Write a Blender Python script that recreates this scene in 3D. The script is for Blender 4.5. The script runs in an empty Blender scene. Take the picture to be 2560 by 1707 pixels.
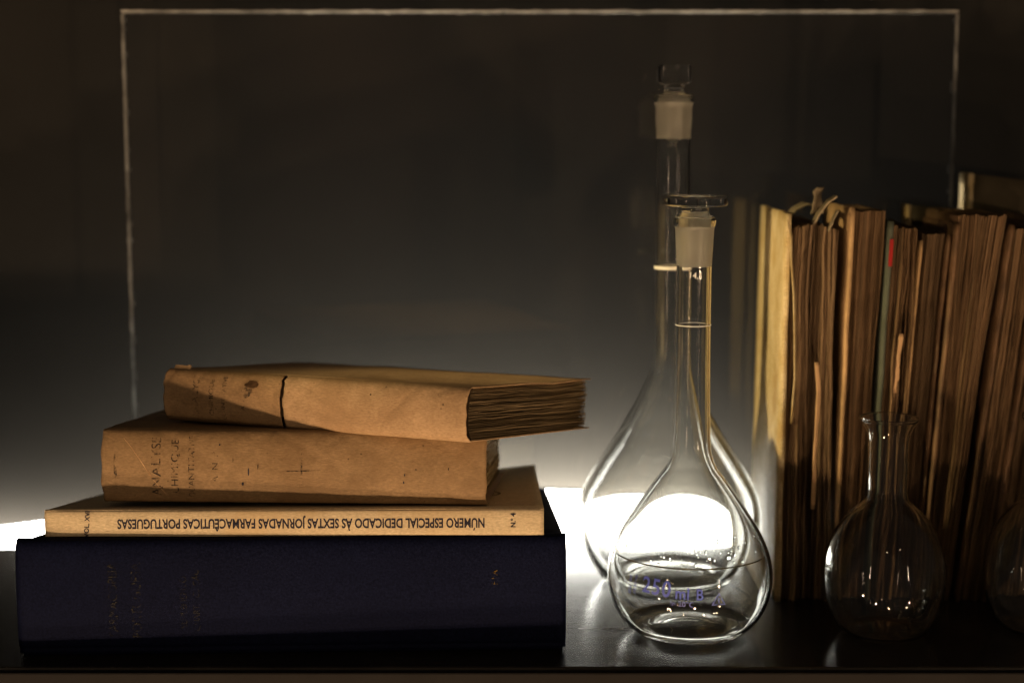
import bpy, bmesh, math, random
from mathutils import Vector, Matrix, noise
R = math.radians
MM = 0.001
random.seed(7)
sc = bpy.context.scene
C = sc.collection

# ------------------------------------------------------------------ camera
cam_d = bpy.data.cameras.new("camera")
cam = bpy.data.objects.new("camera", cam_d); C.objects.link(cam)
cam.location = (0, 0, 0.251)
cam.rotation_euler = (R(90 - 7.5), 0, 0)
cam_d.lens = 58.16; cam_d.sensor_width = 36
cam_d.clip_start = 0.02; cam_d.clip_end = 30
cam_d.dof.use_dof = True
cam_d.dof.focus_distance = 0.790
cam_d.dof.aperture_fstop = 4.5
cam_d.dof.aperture_blades = 7
sc.camera = cam

# ------------------------------------------------------------------ world, exposure
w = bpy.data.worlds.new("World"); sc.world = w; w.use_nodes = True
bg = w.node_tree.nodes["Background"]
bg.inputs[0].default_value = (1.0, 0.80, 0.62, 1); bg.inputs[1].default_value = 0.035
vs = sc.view_settings
vs.view_transform = 'Standard'; vs.look = 'None'; vs.gamma = 1; vs.exposure = 0
cy = sc.cycles
cy.max_bounces = 24; cy.transmission_bounces = 22; cy.glossy_bounces = 10
cy.diffuse_bounces = 4; cy.transparent_max_bounces = 32
cy.sample_clamp_indirect = 8.0; cy.blur_glossy = 0.8
cy.caustics_reflective = False
cy.use_denoising = True
try:
    cy.denoiser = 'OPENIMAGEDENOISE'; cy.denoising_input_passes = 'RGB_ALBEDO_NORMAL'
except Exception:
    pass

# ------------------------------------------------------------------ lamps
def point_lamp(name, loc, power, radius, col):
    l = bpy.data.lights.new(name, 'POINT'); l.energy = power; l.shadow_soft_size = radius; l.color = col
    o = bpy.data.objects.new(name, l); C.objects.link(o); o.location = loc
    return o
WARM = (1.0, 0.65, 0.36)
# warm spot lamps of the dark room, most of them low, in front of the shelf, and one added fill
for i, (x, y, z, p, r) in enumerate([
        (-0.34, -0.22, -0.58, 13.0, 0.020), (0.12, -0.34, -0.72, 14.0, 0.020),
        (-1.05, -0.20, -0.55, 13.0, 0.020), (0.95, -0.20, -0.55, 5.0, 0.016),
        (0.32, 0.05, -0.70, 3.0, 0.014), (-0.10, 0.10, -0.66, 2.0, 0.012),
        (0.02, 0.12, -0.72, 2.0, 0.012), (0.50, 0.15, -0.62, 2.0, 0.012),
        (-0.15, -1.3, 1.30, 1.5, 0.03), (0.85, -0.9, 1.20, 2.0, 0.03), (1.25, -1.0, 0.00, 16.0, 0.02),  # the level one far right is an unseen fill for the standing books
        (-0.42, 0.08, -0.60, 1.6, 0.017), (-0.50, 0.05, -0.66, 1.6, 0.017), (-0.46, 0.0, -0.75, 1.6, 0.017),
        (0.62, 0.10, -0.70, 1.6, 0.017), (0.70, 0.0, -0.55, 1.6, 0.017)]):
    point_lamp("room_or_fill_lamp", (x, y, z), p * 1.5, r, WARM)

# unseen spot added off to the left to brighten the vellum cover
sl = bpy.data.lights.new("vellum_fill_spot", 'SPOT'); sl.energy = 62.0; sl.shadow_soft_size = 0.02; sl.color = (1.0, 0.74, 0.34)
sl.spot_size = R(9.5); sl.spot_blend = 0.5
so = bpy.data.objects.new("vellum_fill_spot", sl); C.objects.link(so); so.location = (-1.0, 0.50, 0.50)
so.rotation_euler = (Vector((0.15, 0.90, 0.12)) - Vector(so.location)).to_track_quat('-Z', 'Y').to_euler()

def area_lamp(name, loc, sx, sy, power, col, rot=(0, 0, 0)):
    l = bpy.data.lights.new(name, 'AREA'); l.shape = 'RECTANGLE'; l.size = sx; l.size_y = sy
    l.energy = power; l.color = col
    o = bpy.data.objects.new(name, l); C.objects.link(o); o.location = loc; o.rotation_euler = rot
    return o
COOL = (1.0, 0.89, 0.73)
# LED lamps sunk in the slot behind the shelf, shining up the wall
area_lamp("slot_or_fill_lamp", (-0.010, 0.983, -0.022), 0.30, 0.016, 0.95, COOL, (R(180 - 8), 0, 0))
area_lamp("slot_or_fill_lamp", (-0.270, 0.983, -0.022), 0.22, 0.016, 0.14, COOL, (R(180 - 8), 0, 0))
area_lamp("slot_or_fill_lamp", (-0.020, 0.994, -0.0125), 0.30, 0.006, 17.0, COOL, (R(92), 0, 0))
area_lamp("slot_or_fill_lamp", (-0.270, 0.994, -0.0125), 0.20, 0.006, 0.9, COOL, (R(92), 0, 0))
# narrow-beam row added under the acrylic sheet to brighten its edges
nl = area_lamp("slot_or_fill_lamp", (0.020, 0.969, -0.020), 0.40, 0.010, 11.0, COOL, (R(180 + 9), 0, 0))
nl.data.spread = R(28)
# unseen tall warm strips added left and right for streaks on the glass
for (x, y, z, p) in ((-0.85, -0.45, 0.10, 0.9), (1.00, -0.55, 0.10, 0.7)):
    al = area_lamp("streak_strip_lamp", (x, y, z), 0.014, 0.42, p, (1.0, 0.72, 0.48))
    al.rotation_euler = (Vector((0.09, 0.80, 0.05)) - Vector((x, y, z))).to_track_quat('-Z', 'Y').to_euler()

# ------------------------------------------------------------------ materials
def new_mat(name):
    m = bpy.data.materials.new(name); m.use_nodes = True
    nt = m.node_tree; nt.nodes.clear()
    return m, nt, nt.nodes.new('ShaderNodeOutputMaterial')
def N(nt, t, **kw):
    n = nt.nodes.new(t)
    for k, v in kw.items(): setattr(n, k, v)
    return n
def ramp(nt, fac, stops):
    r = N(nt, 'ShaderNodeValToRGB'); e = r.color_ramp.elements
    e[0].position = stops[0][0]; e[0].color = (*stops[0][1], 1)
    e[1].position = stops[-1][0]; e[1].color = (*stops[-1][1], 1)
    for p, c in stops[1:-1]:
        k = e.new(p); k.color = (*c, 1)
    nt.links.new(fac, r.inputs[0]); return r.outputs[0]
def nz(nt, vec, scale, detail=4, rough=0.55, dist=0.0):
    n = N(nt, 'ShaderNodeTexNoise'); n.inputs['Scale'].default_value = scale
    n.inputs['Detail'].default_value = detail; n.inputs['Roughness'].default_value = rough
    n.inputs['Distortion'].default_value = dist
    nt.links.new(vec, n.inputs['Vector']); return n.outputs[0]
def mapped(nt, scale, coord='Object', loc=(0, 0, 0)):
    t = N(nt, 'ShaderNodeTexCoord'); m = N(nt, 'ShaderNodeMapping')
    m.inputs['Scale'].default_value = scale; m.inputs['Location'].default_value = loc
    nt.links.new(t.outputs[coord], m.inputs[0]); return m.outputs[0]
def mix(nt, fac, a, b, mode='MIX'):
    n = N(nt, 'ShaderNodeMix', data_type='RGBA', blend_type=mode)
    for i, v in ((0, fac), (6, a), (7, b)):
        if isinstance(v, (int, float)): n.inputs[i].default_value = v
        elif isinstance(v, tuple): n.inputs[i].default_value = (*v, 1)
        else: nt.links.new(v, n.inputs[i])
    return n.outputs[2]
def bsdf(nt, out, col, rough=0.8, spec=0.3):
    b = N(nt, 'ShaderNodeBsdfPrincipled')
    if isinstance(col, tuple): b.inputs['Base Color'].default_value = (*col, 1)
    else: nt.links.new(col, b.inputs['Base Color'])
    if isinstance(rough, (int, float)): b.inputs['Roughness'].default_value = rough
    else: nt.links.new(rough, b.inputs['Roughness'])
    b.inputs['Specular IOR Level'].default_value = spec
    nt.links.new(b.outputs[0], out.inputs[0]); return b
def bump(nt, b, h, strength, dist):
    n = N(nt, 'ShaderNodeBump'); n.inputs['Strength'].default_value = strength
    n.inputs['Distance'].default_value = dist
    nt.links.new(h, n.inputs['Height']); nt.links.new(n.outputs[0], b.inputs['Normal'])

def paper_mat(name, c_dark, c_light, c_stain, speck=True, bumpy=0.6):
    m, nt, out = new_mat(name)
    v = mapped(nt, (1, 1, 1))
    f = nz(nt, v, 60, 8, 0.72)
    col = ramp(nt, f, [(0.26, c_dark), (0.72, c_light)])
    gr = nz(nt, mapped(nt, (0.35, 1, 1)), 1500, 3, 0.7)
    col = mix(nt, 0.6, col, ramp(nt, gr, [(0.28, (0.5, 0.48, 0.45)), (0.72, (1.2, 1.2, 1.2))]), 'MULTIPLY')
    st = ramp(nt, nz(nt, v, 17, 3, 0.7, 0.6), [(0.55, (0, 0, 0)), (0.66, (1, 1, 1))])
    col = mix(nt, mix(nt, 0.55, (0, 0, 0), st), col, c_stain)
    fib = nz(nt, mapped(nt, (1, 1, 6)), 420, 3, 0.6)
    col = mix(nt, 0.35, col, ramp(nt, fib, [(0.3, (0.45, 0.45, 0.45)), (0.7, (1, 1, 1))]), 'MULTIPLY')
    if speck:
        vo = N(nt, 'ShaderNodeTexVoronoi'); vo.inputs['Scale'].default_value = 260
        nt.links.new(v, vo.inputs['Vector'])
        sp = ramp(nt, vo.outputs['Distance'], [(0.07, (1, 1, 1)), (0.16, (0, 0, 0))])
        msk = ramp(nt, nz(nt, v, 55, 2), [(0.56, (0, 0, 0)), (0.66, (1, 1, 1))])
        col = mix(nt, mix(nt, 1.0, sp, msk, 'MULTIPLY'), col, (0.05, 0.03, 0.015))
    b = bsdf(nt, out, col, 0.62, 0.25)
    bump(nt, b, mix(nt, 0.5, fib, f), bumpy, 0.0006)
    return m

def page_mat(name, cols, axis_scale, hue_rand=0.5, fine=1.0):
    """edges of many thin leaves: grain runs along the leaf, fine across the thickness"""
    m, nt, out = new_mat(name)
    info = N(nt, 'ShaderNodeObjectInfo')
    t = N(nt, 'ShaderNodeTexCoord')
    off = N(nt, 'ShaderNodeVectorMath', operation='MULTIPLY_ADD')
    off.inputs[1].default_value = (1, 1, 1)
    comb = N(nt, 'ShaderNodeCombineXYZ')
    for k in range(3): nt.links.new(info.outputs['Random'], comb.inputs[k])
    nt.links.new(t.outputs['Object'], off.inputs[0]); nt.links.new(comb.outputs[0], off.inputs[2])
    lf = N(nt, 'ShaderNodeAttribute'); lf.attribute_name = "leaf"
    ml = N(nt, 'ShaderNodeVectorMath', operation='MULTIPLY_ADD')
    ml.inputs[1].default_value = axis_scale
    sc2 = N(nt, 'ShaderNodeVectorMath', operation='SCALE'); sc2.inputs[3].default_value = 97.0
    nt.links.new(comb.outputs[0], sc2.inputs[0])
    nt.links.new(lf.outputs['Vector'], ml.inputs[0]); nt.links.new(sc2.outputs[0], ml.inputs[2])
    lines = nz(nt, ml.outputs[0], 1.0, 3, 0.6)
    blot = nz(nt, off.outputs[0], 30, 4, 0.6)
    col = ramp(nt, lines, [(0.30, cols[0]), (0.5, cols[1]), (0.72, cols[2])])
    dk = ramp(nt, blot, [(0.35, (0.42, 0.40, 0.38)), (0.62, (1, 1, 1))])
    col = mix(nt, 0.55, col, dk, 'MULTIPLY')
    rr = ramp(nt, info.outputs['Random'], [(0.0, (0.55, 0.52, 0.50)), (1.0, (1.15, 1.1, 1.0))])
    col = mix(nt, hue_rand, col, rr, 'MULTIPLY')
    b = bsdf(nt, out, col, 0.85, 0.12)
    bump(nt, b, lines, 0.9 * fine, 0.0008)
    return m

def glass_mat(name, rough=0.0, tint=(0.996, 0.998, 0.992)):
    m, nt, out = new_mat(name)
    g = N(nt, 'ShaderNodeBsdfGlass'); g.inputs['Color'].default_value = (*tint, 1)
    g.inputs['IOR'].default_value = 1.47; g.inputs['Roughness'].default_value = rough
    nt.links.new(g.outputs[0], out.inputs[0]); return m
def frosted_mat(name):
    m, nt, out = new_mat(name)
    g = N(nt, 'ShaderNodeBsdfGlass'); g.inputs['IOR'].default_value = 1.47
    g.inputs['Roughness'].default_value = 0.40; g.inputs['Color'].default_value = (0.97, 0.97, 0.94, 1)
    d = N(nt, 'ShaderNodeBsdfDiffuse'); d.inputs[0].default_value = (0.78, 0.77, 0.72, 1)
    tr = N(nt, 'ShaderNodeBsdfTranslucent'); tr.inputs[0].default_value = (0.85, 0.84, 0.78, 1)
    a = N(nt, 'ShaderNodeMixShader'); a.inputs[0].default_value = 0.5
    nt.links.new(d.outputs[0], a.inputs[1]); nt.links.new(tr.outputs[0], a.inputs[2])
    v = mapped(nt, (1, 1, 0.5))
    f = nz(nt, v, 160, 3)
    k = N(nt, 'ShaderNodeMapRange'); k.inputs['From Min'].default_value = 0.3; k.inputs['From Max'].default_value = 0.7
    k.inputs['To Min'].default_value = 0.10; k.inputs['To Max'].default_value = 0.26
    nt.links.new(f, k.inputs[0])
    mx = N(nt, 'ShaderNodeMixShader'); nt.links.new(k.outputs[0], mx.inputs[0])
    nt.links.new(g.outputs[0], mx.inputs[1]); nt.links.new(a.outputs[0], mx.inputs[2])
    nt.links.new(mx.outputs[0], out.inputs[0]); return m
def panel_mat(name):
    m, nt, out = new_mat(name)
    tr = N(nt, 'ShaderNodeBsdfTransparent'); tr.inputs[0].default_value = (0.97, 0.975, 0.97, 1)
    gl = N(nt, 'ShaderNodeBsdfGlossy'); gl.inputs['Roughness'].default_value = 0.0
    fr = N(nt, 'ShaderNodeFresnel'); fr.inputs[0].default_value = 1.49
    m1 = N(nt, 'ShaderNodeMixShader'); nt.links.new(fr.outputs[0], m1.inputs[0])
    nt.links.new(tr.outputs[0], m1.inputs[1]); nt.links.new(gl.outputs[0], m1.inputs[2])
    df = N(nt, 'ShaderNodeBsdfDiffuse'); df.inputs[0].default_value = (0.8, 0.66, 0.56, 1)  # warm noise patches painted in, standing in for room reflections
    v = mapped(nt, (1, 1, 1))
    f = ramp(nt, nz(nt, v, 7, 3, 0.5, 0.4), [(0.42, (0.0002, 0.0002, 0.0002)), (0.62, (0.0060, 0.0060, 0.0060))])
    m2 = N(nt, 'ShaderNodeMixShader'); nt.links.new(f, m2.inputs[0])
    nt.links.new(m1.outputs[0], m2.inputs[1]); nt.links.new(df.outputs[0], m2.inputs[2])
    nt.links.new(m2.outputs[0], out.inputs[0]); return m
def panel_edge_mat(name):
    m, nt, out = new_mat(name)
    d = N(nt, 'ShaderNodeBsdfDiffuse'); tr = N(nt, 'ShaderNodeBsdfTranslucent')
    v = mapped(nt, (1, 1, 1))
    c = ramp(nt, nz(nt, v, 90, 4, 0.7), [(0.30, (0.30, 0.30, 0.29)), (0.65, (0.80, 0.80, 0.77))])
    c = mix(nt, 0.8, c, ramp(nt, nz(nt, v, 7, 3, 0.6), [(0.35, (0.35, 0.35, 0.35)), (0.62, (1.05, 1.05, 1.05))]), 'MULTIPLY')
    nt.links.new(c, d.inputs[0]); nt.links.new(c, tr.inputs[0])
    a = N(nt, 'ShaderNodeMixShader'); a.inputs[0].default_value = 0.6
    nt.links.new(d.outputs[0], a.inputs[1]); nt.links.new(tr.outputs[0], a.inputs[2])
    nt.links.new(a.outputs[0], out.inputs[0]); return m
def plain(name, col, rough=0.7, spec=0.3, var=0.25, scale=60, bmp=0.1):
    m, nt, out = new_mat(name)
    v = mapped(nt, (1, 1, 1)); f = nz(nt, v, scale, 5, 0.6)
    lo = tuple(c * (1 - var) for c in col); hi = tuple(min(1, c * (1 + var)) for c in col)
    b = bsdf(nt, out, ramp(nt, f, [(0.3, lo), (0.7, hi)]), rough, spec)
    bump(nt, b, f, bmp, 0.0005); return m
def emit_mat(name, col, s):
    m, nt, out = new_mat(name)
    e = N(nt, 'ShaderNodeEmission'); e.inputs[0].default_value = (*col, 1); e.inputs[1].default_value = s
    nt.links.new(e.outputs[0], out.inputs[0]); return m
def ink_mat(name, col, wear, scale, rough=0.6):
    """printed ink worn away in patches (the bare paper shows through)"""
    m, nt, out = new_mat(name)
    b = bsdf(nt, out, col, rough, 0.2)
    if wear > 0:
        v = mapped(nt, (1, 1, 1))
        f = ramp(nt, nz(nt, v, scale, 4, 0.75), [(wear - 0.08, (0, 0, 0)), (wear + 0.10, (1, 1, 1))])
        t = N(nt, 'ShaderNodeBsdfTransparent'); mx = N(nt, 'ShaderNodeMixShader')
        nt.links.new(f, mx.inputs[0]); nt.links.new(t.outputs[0], mx.inputs[1]); nt.links.new(b.outputs[0], mx.inputs[2])
        nt.links.new(mx.outputs[0], out.inputs[0])
    return m
def film_mat(name):
    """dried cloudy film on glass: patches of milky deposit, clear between"""
    m, nt, out = new_mat(name)
    t = N(nt, 'ShaderNodeBsdfTransparent'); tr = N(nt, 'ShaderNodeBsdfTranslucent'); tr.inputs[0].default_value = (0.85, 0.84, 0.78, 1)
    g = N(nt, 'ShaderNodeBsdfDiffuse'); g.inputs[0].default_value = (0.75, 0.74, 0.68, 1)
    a = N(nt, 'ShaderNodeMixShader'); a.inputs[0].default_value = 0.25
    nt.links.new(tr.outputs[0], a.inputs[1]); nt.links.new(g.outputs[0], a.inputs[2])
    f = ramp(nt, nz(nt, mapped(nt, (1, 1, 0.6)), 170, 5, 0.7, 0.5), [(0.32, (0.03, 0.03, 0.03)), (0.52, (0.16, 0.16, 0.16)), (0.72, (0.42, 0.42, 0.42))])
    mx = N(nt, 'ShaderNodeMixShader'); nt.links.new(f, mx.inputs[0])
    nt.links.new(t.outputs[0], mx.inputs[1]); nt.links.new(a.outputs[0], mx.inputs[2])
    nt.links.new(mx.outputs[0], out.inputs[0]); return m
def cloth_mat(name):
    m, nt, out = new_mat(name)
    v = mapped(nt, (1, 1, 1))
    vo = N(nt, 'ShaderNodeTexVoronoi'); vo.inputs['Scale'].default_value = 1150
    nt.links.new(v, vo.inputs['Vector'])
    f = nz(nt, v, 900, 3, 0.7); g = nz(nt, v, 14, 3)
    col = ramp(nt, f, [(0.3, (0.0018, 0.0027, 0.010)), (0.7, (0.0070, 0.0095, 0.031))])
    col = mix(nt, 0.5, col, ramp(nt, g, [(0.3, (0.6, 0.6, 0.6)), (0.7, (1.1, 1.1, 1.1))]), 'MULTIPLY')
    b = bsdf(nt, out, col, 0.65, 0.03)
    bump(nt, b, mix(nt, 0.5, vo.outputs['Distance'], f), 0.55, 0.0004); return m
def shelf_mat(name):
    m, nt, out = new_mat(name)
    st = nz(nt, mapped(nt, (3, 90, 1)), 1.0, 5, 0.7)
    r = N(nt, 'ShaderNodeMapRange'); r.inputs['To Min'].default_value = 0.16; r.inputs['To Max'].default_value = 0.30
    nt.links.new(st, r.inputs[0])
    v = mapped(nt, (1, 1, 1))
    col = ramp(nt, nz(nt, v, 25, 5, 0.7), [(0.3, (0.014, 0.013, 0.012)), (0.75, (0.036, 0.034, 0.031))])
    vo = N(nt, 'ShaderNodeTexVoronoi'); vo.inputs['Scale'].default_value = 420
    nt.links.new(v, vo.inputs['Vector'])
    sp = ramp(nt, vo.outputs['Distance'], [(0.06, (1, 1, 1)), (0.14, (0, 0, 0))])
    msk = ramp(nt, nz(nt, v, 40, 3), [(0.48, (0, 0, 0)), (0.64, (1, 1, 1))])
    col = mix(nt, mix(nt, 1.0, sp, msk, 'MULTIPLY'), col, (0.16, 0.15, 0.13))
    b = bsdf(nt, out, col, r.outputs[0], 0.24)
    bump(nt, b, st, 0.05, 0.0005); return m

M = dict(
    wall=plain("wall_paint", (0.017, 0.0165, 0.0155), 0.9, 0.1, 0.06, 30, 0.05),
    shelf=shelf_mat("shelf_lacquer"),
    fascia=plain("fascia_wood", (0.0085, 0.0075, 0.0075), 0.6, 0.1, 0.2, 40, 0.1),
    kraft2=paper_mat("kraft_jacket", (0.23, 0.148, 0.074), (0.35, 0.230, 0.122), (0.20, 0.122, 0.058)),
    kraft3=paper_mat("kraft_jacket_pale", (0.36, 0.235, 0.128), (0.55, 0.375, 0.22), (0.30, 0.185, 0.095)),
    kraft_dirty_shaded=paper_mat("kraft_dirty_shaded", (0.25, 0.155, 0.078), (0.42, 0.275, 0.145), (0.19, 0.11, 0.05)),
    cream=paper_mat("cream_cover", (0.56, 0.45, 0.29), (0.66, 0.55, 0.37), (0.52, 0.38, 0.21), speck=False, bumpy=0.12),
    cloth=cloth_mat("navy_cloth"),
    pages3=page_mat("page_edges_grey", ((0.05, 0.038, 0.022), (0.25, 0.19, 0.115), (0.40, 0.31, 0.20)), (4.5, 1.2, 1.2)),
    pages2=page_mat("page_edges_cream", ((0.22, 0.17, 0.09), (0.45, 0.37, 0.22), (0.58, 0.49, 0.31)), (4.5, 1.2, 1.2)),
    pages=page_mat("page_edges_brown", ((0.035, 0.022, 0.012), (0.17, 0.108, 0.062), (0.36, 0.245, 0.15)), (4.5, 1.2, 1.2)),
    pages_dk=page_mat("page_edges_dark", ((0.020, 0.014, 0.008), (0.12, 0.080, 0.048), (0.26, 0.185, 0.115)), (4.5, 1.2, 1.2)),
    pages_rough=page_mat("page_edges_rough", ((0.05, 0.034, 0.020), (0.22, 0.148, 0.090), (0.40, 0.285, 0.185)), (3.0, 1.6, 1.2)),
    vellum=paper_mat("vellum", (0.46, 0.33, 0.13), (0.76, 0.66, 0.44), (0.40, 0.24, 0.06), speck=False, bumpy=0.5),
    leather=plain("worn_leather", (0.10, 0.058, 0.030), 0.6, 0.3, 0.5, 70, 0.4),
    board=plain("tan_board", (0.36, 0.24, 0.125), 0.8, 0.15, 0.3, 70, 0.3),
    green=plain("grey_green_cloth", (0.065, 0.075, 0.06), 0.8, 0.15, 0.2, 70, 0.2),
    red=plain("red_label", (0.26, 0.008, 0.008), 0.6, 0.2, 0.15, 90, 0.1),
    slip=plain("pale_paper_slip", (0.55, 0.36, 0.20), 0.8, 0.15, 0.15, 90, 0.2),
    fray=plain("frayed_parchment", (0.20, 0.165, 0.11), 0.8, 0.15, 0.35, 90, 0.4),
    core=plain("dark_glue_core", (0.022, 0.014, 0.008), 0.8, 0.1, 0.3, 90, 0.3),
    glass=glass_mat("clear_glass"), frost=frosted_mat("ground_glass"),
    panel=panel_mat("acrylic_sheet"), panel_edge=panel_edge_mat("acrylic_sawn_edge"),
    glow=emit_mat("wall_glow", (1.0, 0.97, 0.90), 20.0),
    housing=plain("lamp_housing", (0.3, 0.3, 0.3), 0.5, 0.4, 0.05, 30, 0.02),
    enamel=ink_mat("blue_enamel", (0.085, 0.11, 0.50), 0, 0, 0.35),
    enamel_faint=ink_mat("blue_enamel_worn", (0.13, 0.15, 0.48), 0.42, 500, 0.35),
    etch=ink_mat("white_etching", (0.85, 0.84, 0.80), 0, 0, 0.6),
    ink=ink_mat("blue_black_ink", (0.016, 0.015, 0.030), 0, 0, 0.6),
    ink_worn=ink_mat("worn_ink", (0.035, 0.024, 0.018), 0.50, 330, 0.7),
    ink_faint=ink_mat("faint_ink", (0.06, 0.045, 0.032), 0.54, 300, 0.7),
    gold=ink_mat("tarnished_gilt", (0.0105, 0.0095, 0.006), 0.54, 420, 0.55),
    gold_bright=ink_mat("gilt", (0.14, 0.09, 0.015), 0.52, 600, 0.4),
    old_board=plain("dark_vellum_board", (0.060, 0.050, 0.032), 0.75, 0.15, 0.3, 40, 0.3),
    film=film_mat("dried_film"),
    stain=plain("brown_stain", (0.065, 0.036, 0.018), 0.8, 0.1, 0.5, 400, 0.1),
    ring=plain("stamp_ring", (0.12, 0.10, 0.05), 0.8, 0.1, 0.2, 90, 0.0),
)

# ------------------------------------------------------------------ helpers
def tag(o, label=None, cat=None, group=None, kind=None):
    if label: o['label'] = label
    if cat: o['category'] = cat
    if group: o['group'] = group
    if kind: o['kind'] = kind
    return o
def link(name, verts, faces, mat, parent=None, smooth=False):
    me = bpy.data.meshes.new(name); me.from_pydata([tuple(v) for v in verts], [], faces); me.update()
    me.materials.append(mat)
    o = bpy.data.objects.new(name, me); C.objects.link(o)
    if parent: o.parent = parent
    if smooth: me.polygons.foreach_set('use_smooth', [True] * len(me.polygons))
    return o
def empty(name, mat4):
    o = bpy.data.objects.new(name, None); C.objects.link(o); o.matrix_world = mat4
    o.empty_display_size = 0.02
    return o
def box(name, lo, hi, mat, parent=None, bevel=0.0, seg=2):
    bm = bmesh.new(); bmesh.ops.create_cube(bm, size=1.0)
    for v in bm.verts:
        v.co = Vector([lo[k] + (v.co[k] + 0.5) * (hi[k] - lo[k]) for k in range(3)])
    if bevel: bmesh.ops.bevel(bm, geom=bm.edges[:], offset=bevel, segments=seg, affect='EDGES', profile=0.6)
    me = bpy.data.meshes.new(name); bm.to_mesh(me); bm.free(); me.materials.append(mat)
    o = bpy.data.objects.new(name, me); C.objects.link(o)
    if parent: o.parent = parent
    return o
def slab(name, nu, nv, f, mat, parent=None, smooth=False):
    """closed sheet: f(a,b,s) with a,b in 0..1, s = 0 lower / 1 upper face"""
    V, F = [], []
    for s in (0, 1):
        for i in range(nu + 1):
            for j in range(nv + 1):
                V.append(f(i / nu, j / nv, s))
    n = (nu + 1) * (nv + 1); I = lambda s, i, j: s * n + i * (nv + 1) + j
    for i in range(nu):
        for j in range(nv):
            F.append((I(0, i, j), I(0, i, j + 1), I(0, i + 1, j + 1), I(0, i + 1, j)))
            F.append((I(1, i, j), I(1, i + 1, j), I(1, i + 1, j + 1), I(1, i, j + 1)))
    for i in range(nu):
        F.append((I(0, i, 0), I(0, i + 1, 0), I(1, i + 1, 0), I(1, i, 0)))
        F.append((I(0, i + 1, nv), I(0, i, nv), I(1, i, nv), I(1, i + 1, nv)))
    for j in range(nv):
        F.append((I(0, 0, j + 1), I(0, 0, j), I(1, 0, j), I(1, 0, j + 1)))
        F.append((I(0, nu, j), I(0, nu, j + 1), I(1, nu, j + 1), I(1, nu, j)))
    o = link(name, V, F, mat, parent, smooth)
    if name == "page_gathering":      # (across the thickness, along, inward) for the leaf lines
        at_ = o.data.attributes.new("leaf", 'FLOAT_VECTOR', 'POINT')
        buf = []
        for s in (0, 1):
            for i in range(nu + 1):
                for j in range(nv + 1): buf += [float(s), i / nu, j / nv]
        at_.data.foreach_set('vector', buf)
    return o
def ns(x, y=0.0, z=0.0): return noise.noise(Vector((x, y, z)))

def text_geo(body, size, bold=0.0, xs=1.0, spacing=1.0):
    cu = bpy.data.curves.new("lettering", 'FONT'); cu.body = body; cu.size = size
    cu.offset = bold; cu.align_x = 'CENTER'; cu.align_y = 'CENTER'; cu.space_character = spacing
    cu.resolution_u = 3
    o = bpy.data.objects.new("lettering", cu); C.objects.link(o)
    dg = bpy.context.evaluated_depsgraph_get(); dg.update()
    me = o.evaluated_get(dg).to_mesh()
    V = [(v.co.x * xs, v.co.y) for v in me.vertices]; F = [tuple(p.vertices) for p in me.polygons]
    o.evaluated_get(dg).to_mesh_clear()
    bpy.data.objects.remove(o); bpy.data.curves.remove(cu)
    return V, F
def lettering(body, size, place, mat, parent, bold=0.0, xs=1.0, spacing=1.0, rot=0.0, name="lettering"):
    V, F = text_geo(body, size, bold, xs, spacing)
    c, s = math.cos(R(rot)), math.sin(R(rot))
    return link(name, [place(x * c - y * s, x * s + y * c) for x, y in V], F, mat, parent)

def lathe(name, prof, seg, mat, parent=None, mats=None, closed=False, smooth=True):
    """prof: list of (r, z[, material index]) running round the section"""
    V, F, mi = [], [], []
    idx = []
    for p in prof:
        r, z = p[0], p[1]
        if r < 1e-7:
            V.append((0, 0, z)); idx.append([len(V) - 1] * seg)
        else:
            b = len(V)
            for k in range(seg):
                a = 2 * math.pi * k / seg
                V.append((r * math.cos(a), r * math.sin(a), z))
            idx.append([b + k for k in range(seg)])
    m = len(prof)
    for i in range(m if closed else m - 1):
        A, B = idx[i], idx[(i + 1) % m]
        for k in range(seg):
            q = [A[k], A[(k + 1) % seg], B[(k + 1) % seg], B[k]]
            u = []
            for x in q:
                if x not in u: u.append(x)
            if len(u) > 2:
                F.append(tuple(u)); mi.append(prof[i][2] if len(prof[i]) > 2 else 0)
    o = link(name, V, F, mat, parent, smooth)
    if mats:
        for x in mats: o.data.materials.append(x)
        o.data.polygons.foreach_set('material_index', mi)
    bm = bmesh.new(); bm.from_mesh(o.data); bmesh.ops.recalc_face_normals(bm, faces=bm.faces[:]); bm.to_mesh(o.data); bm.free()
    if smooth: o.data.polygons.foreach_set('use_smooth', [True] * len(o.data.polygons))
    return o
def spline(pts, n=6):
    """smooth curve through points: Hermite with chord-weighted tangents (does not overshoot uneven spacing)"""
    P = [Vector((p[0], p[1])) for p in pts]; m = len(P); out = []
    d = [(P[i + 1] - P[i]).length for i in range(m - 1)]
    T = []
    for i in range(m):
        if i == 0: T.append((P[1] - P[0]) / d[0])
        elif i == m - 1: T.append((P[-1] - P[-2]) / d[-1])
        else: T.append(((P[i + 1] - P[i]) / d[i] * d[i - 1] + (P[i] - P[i - 1]) / d[i - 1] * d[i]) / (d[i] + d[i - 1]))
    for i in range(m - 1):
        for k in range(n):
            t = k / n; t2, t3 = t * t, t * t * t
            q = P[i] * (2 * t3 - 3 * t2 + 1) + T[i] * d[i] * (t3 - 2 * t2 + t) + P[i + 1] * (3 * t2 - 2 * t3) + T[i + 1] * d[i] * (t3 - t2)
            out.append((q.x, q.y))
    out.append((P[-1].x, P[-1].y)); return out
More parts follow.
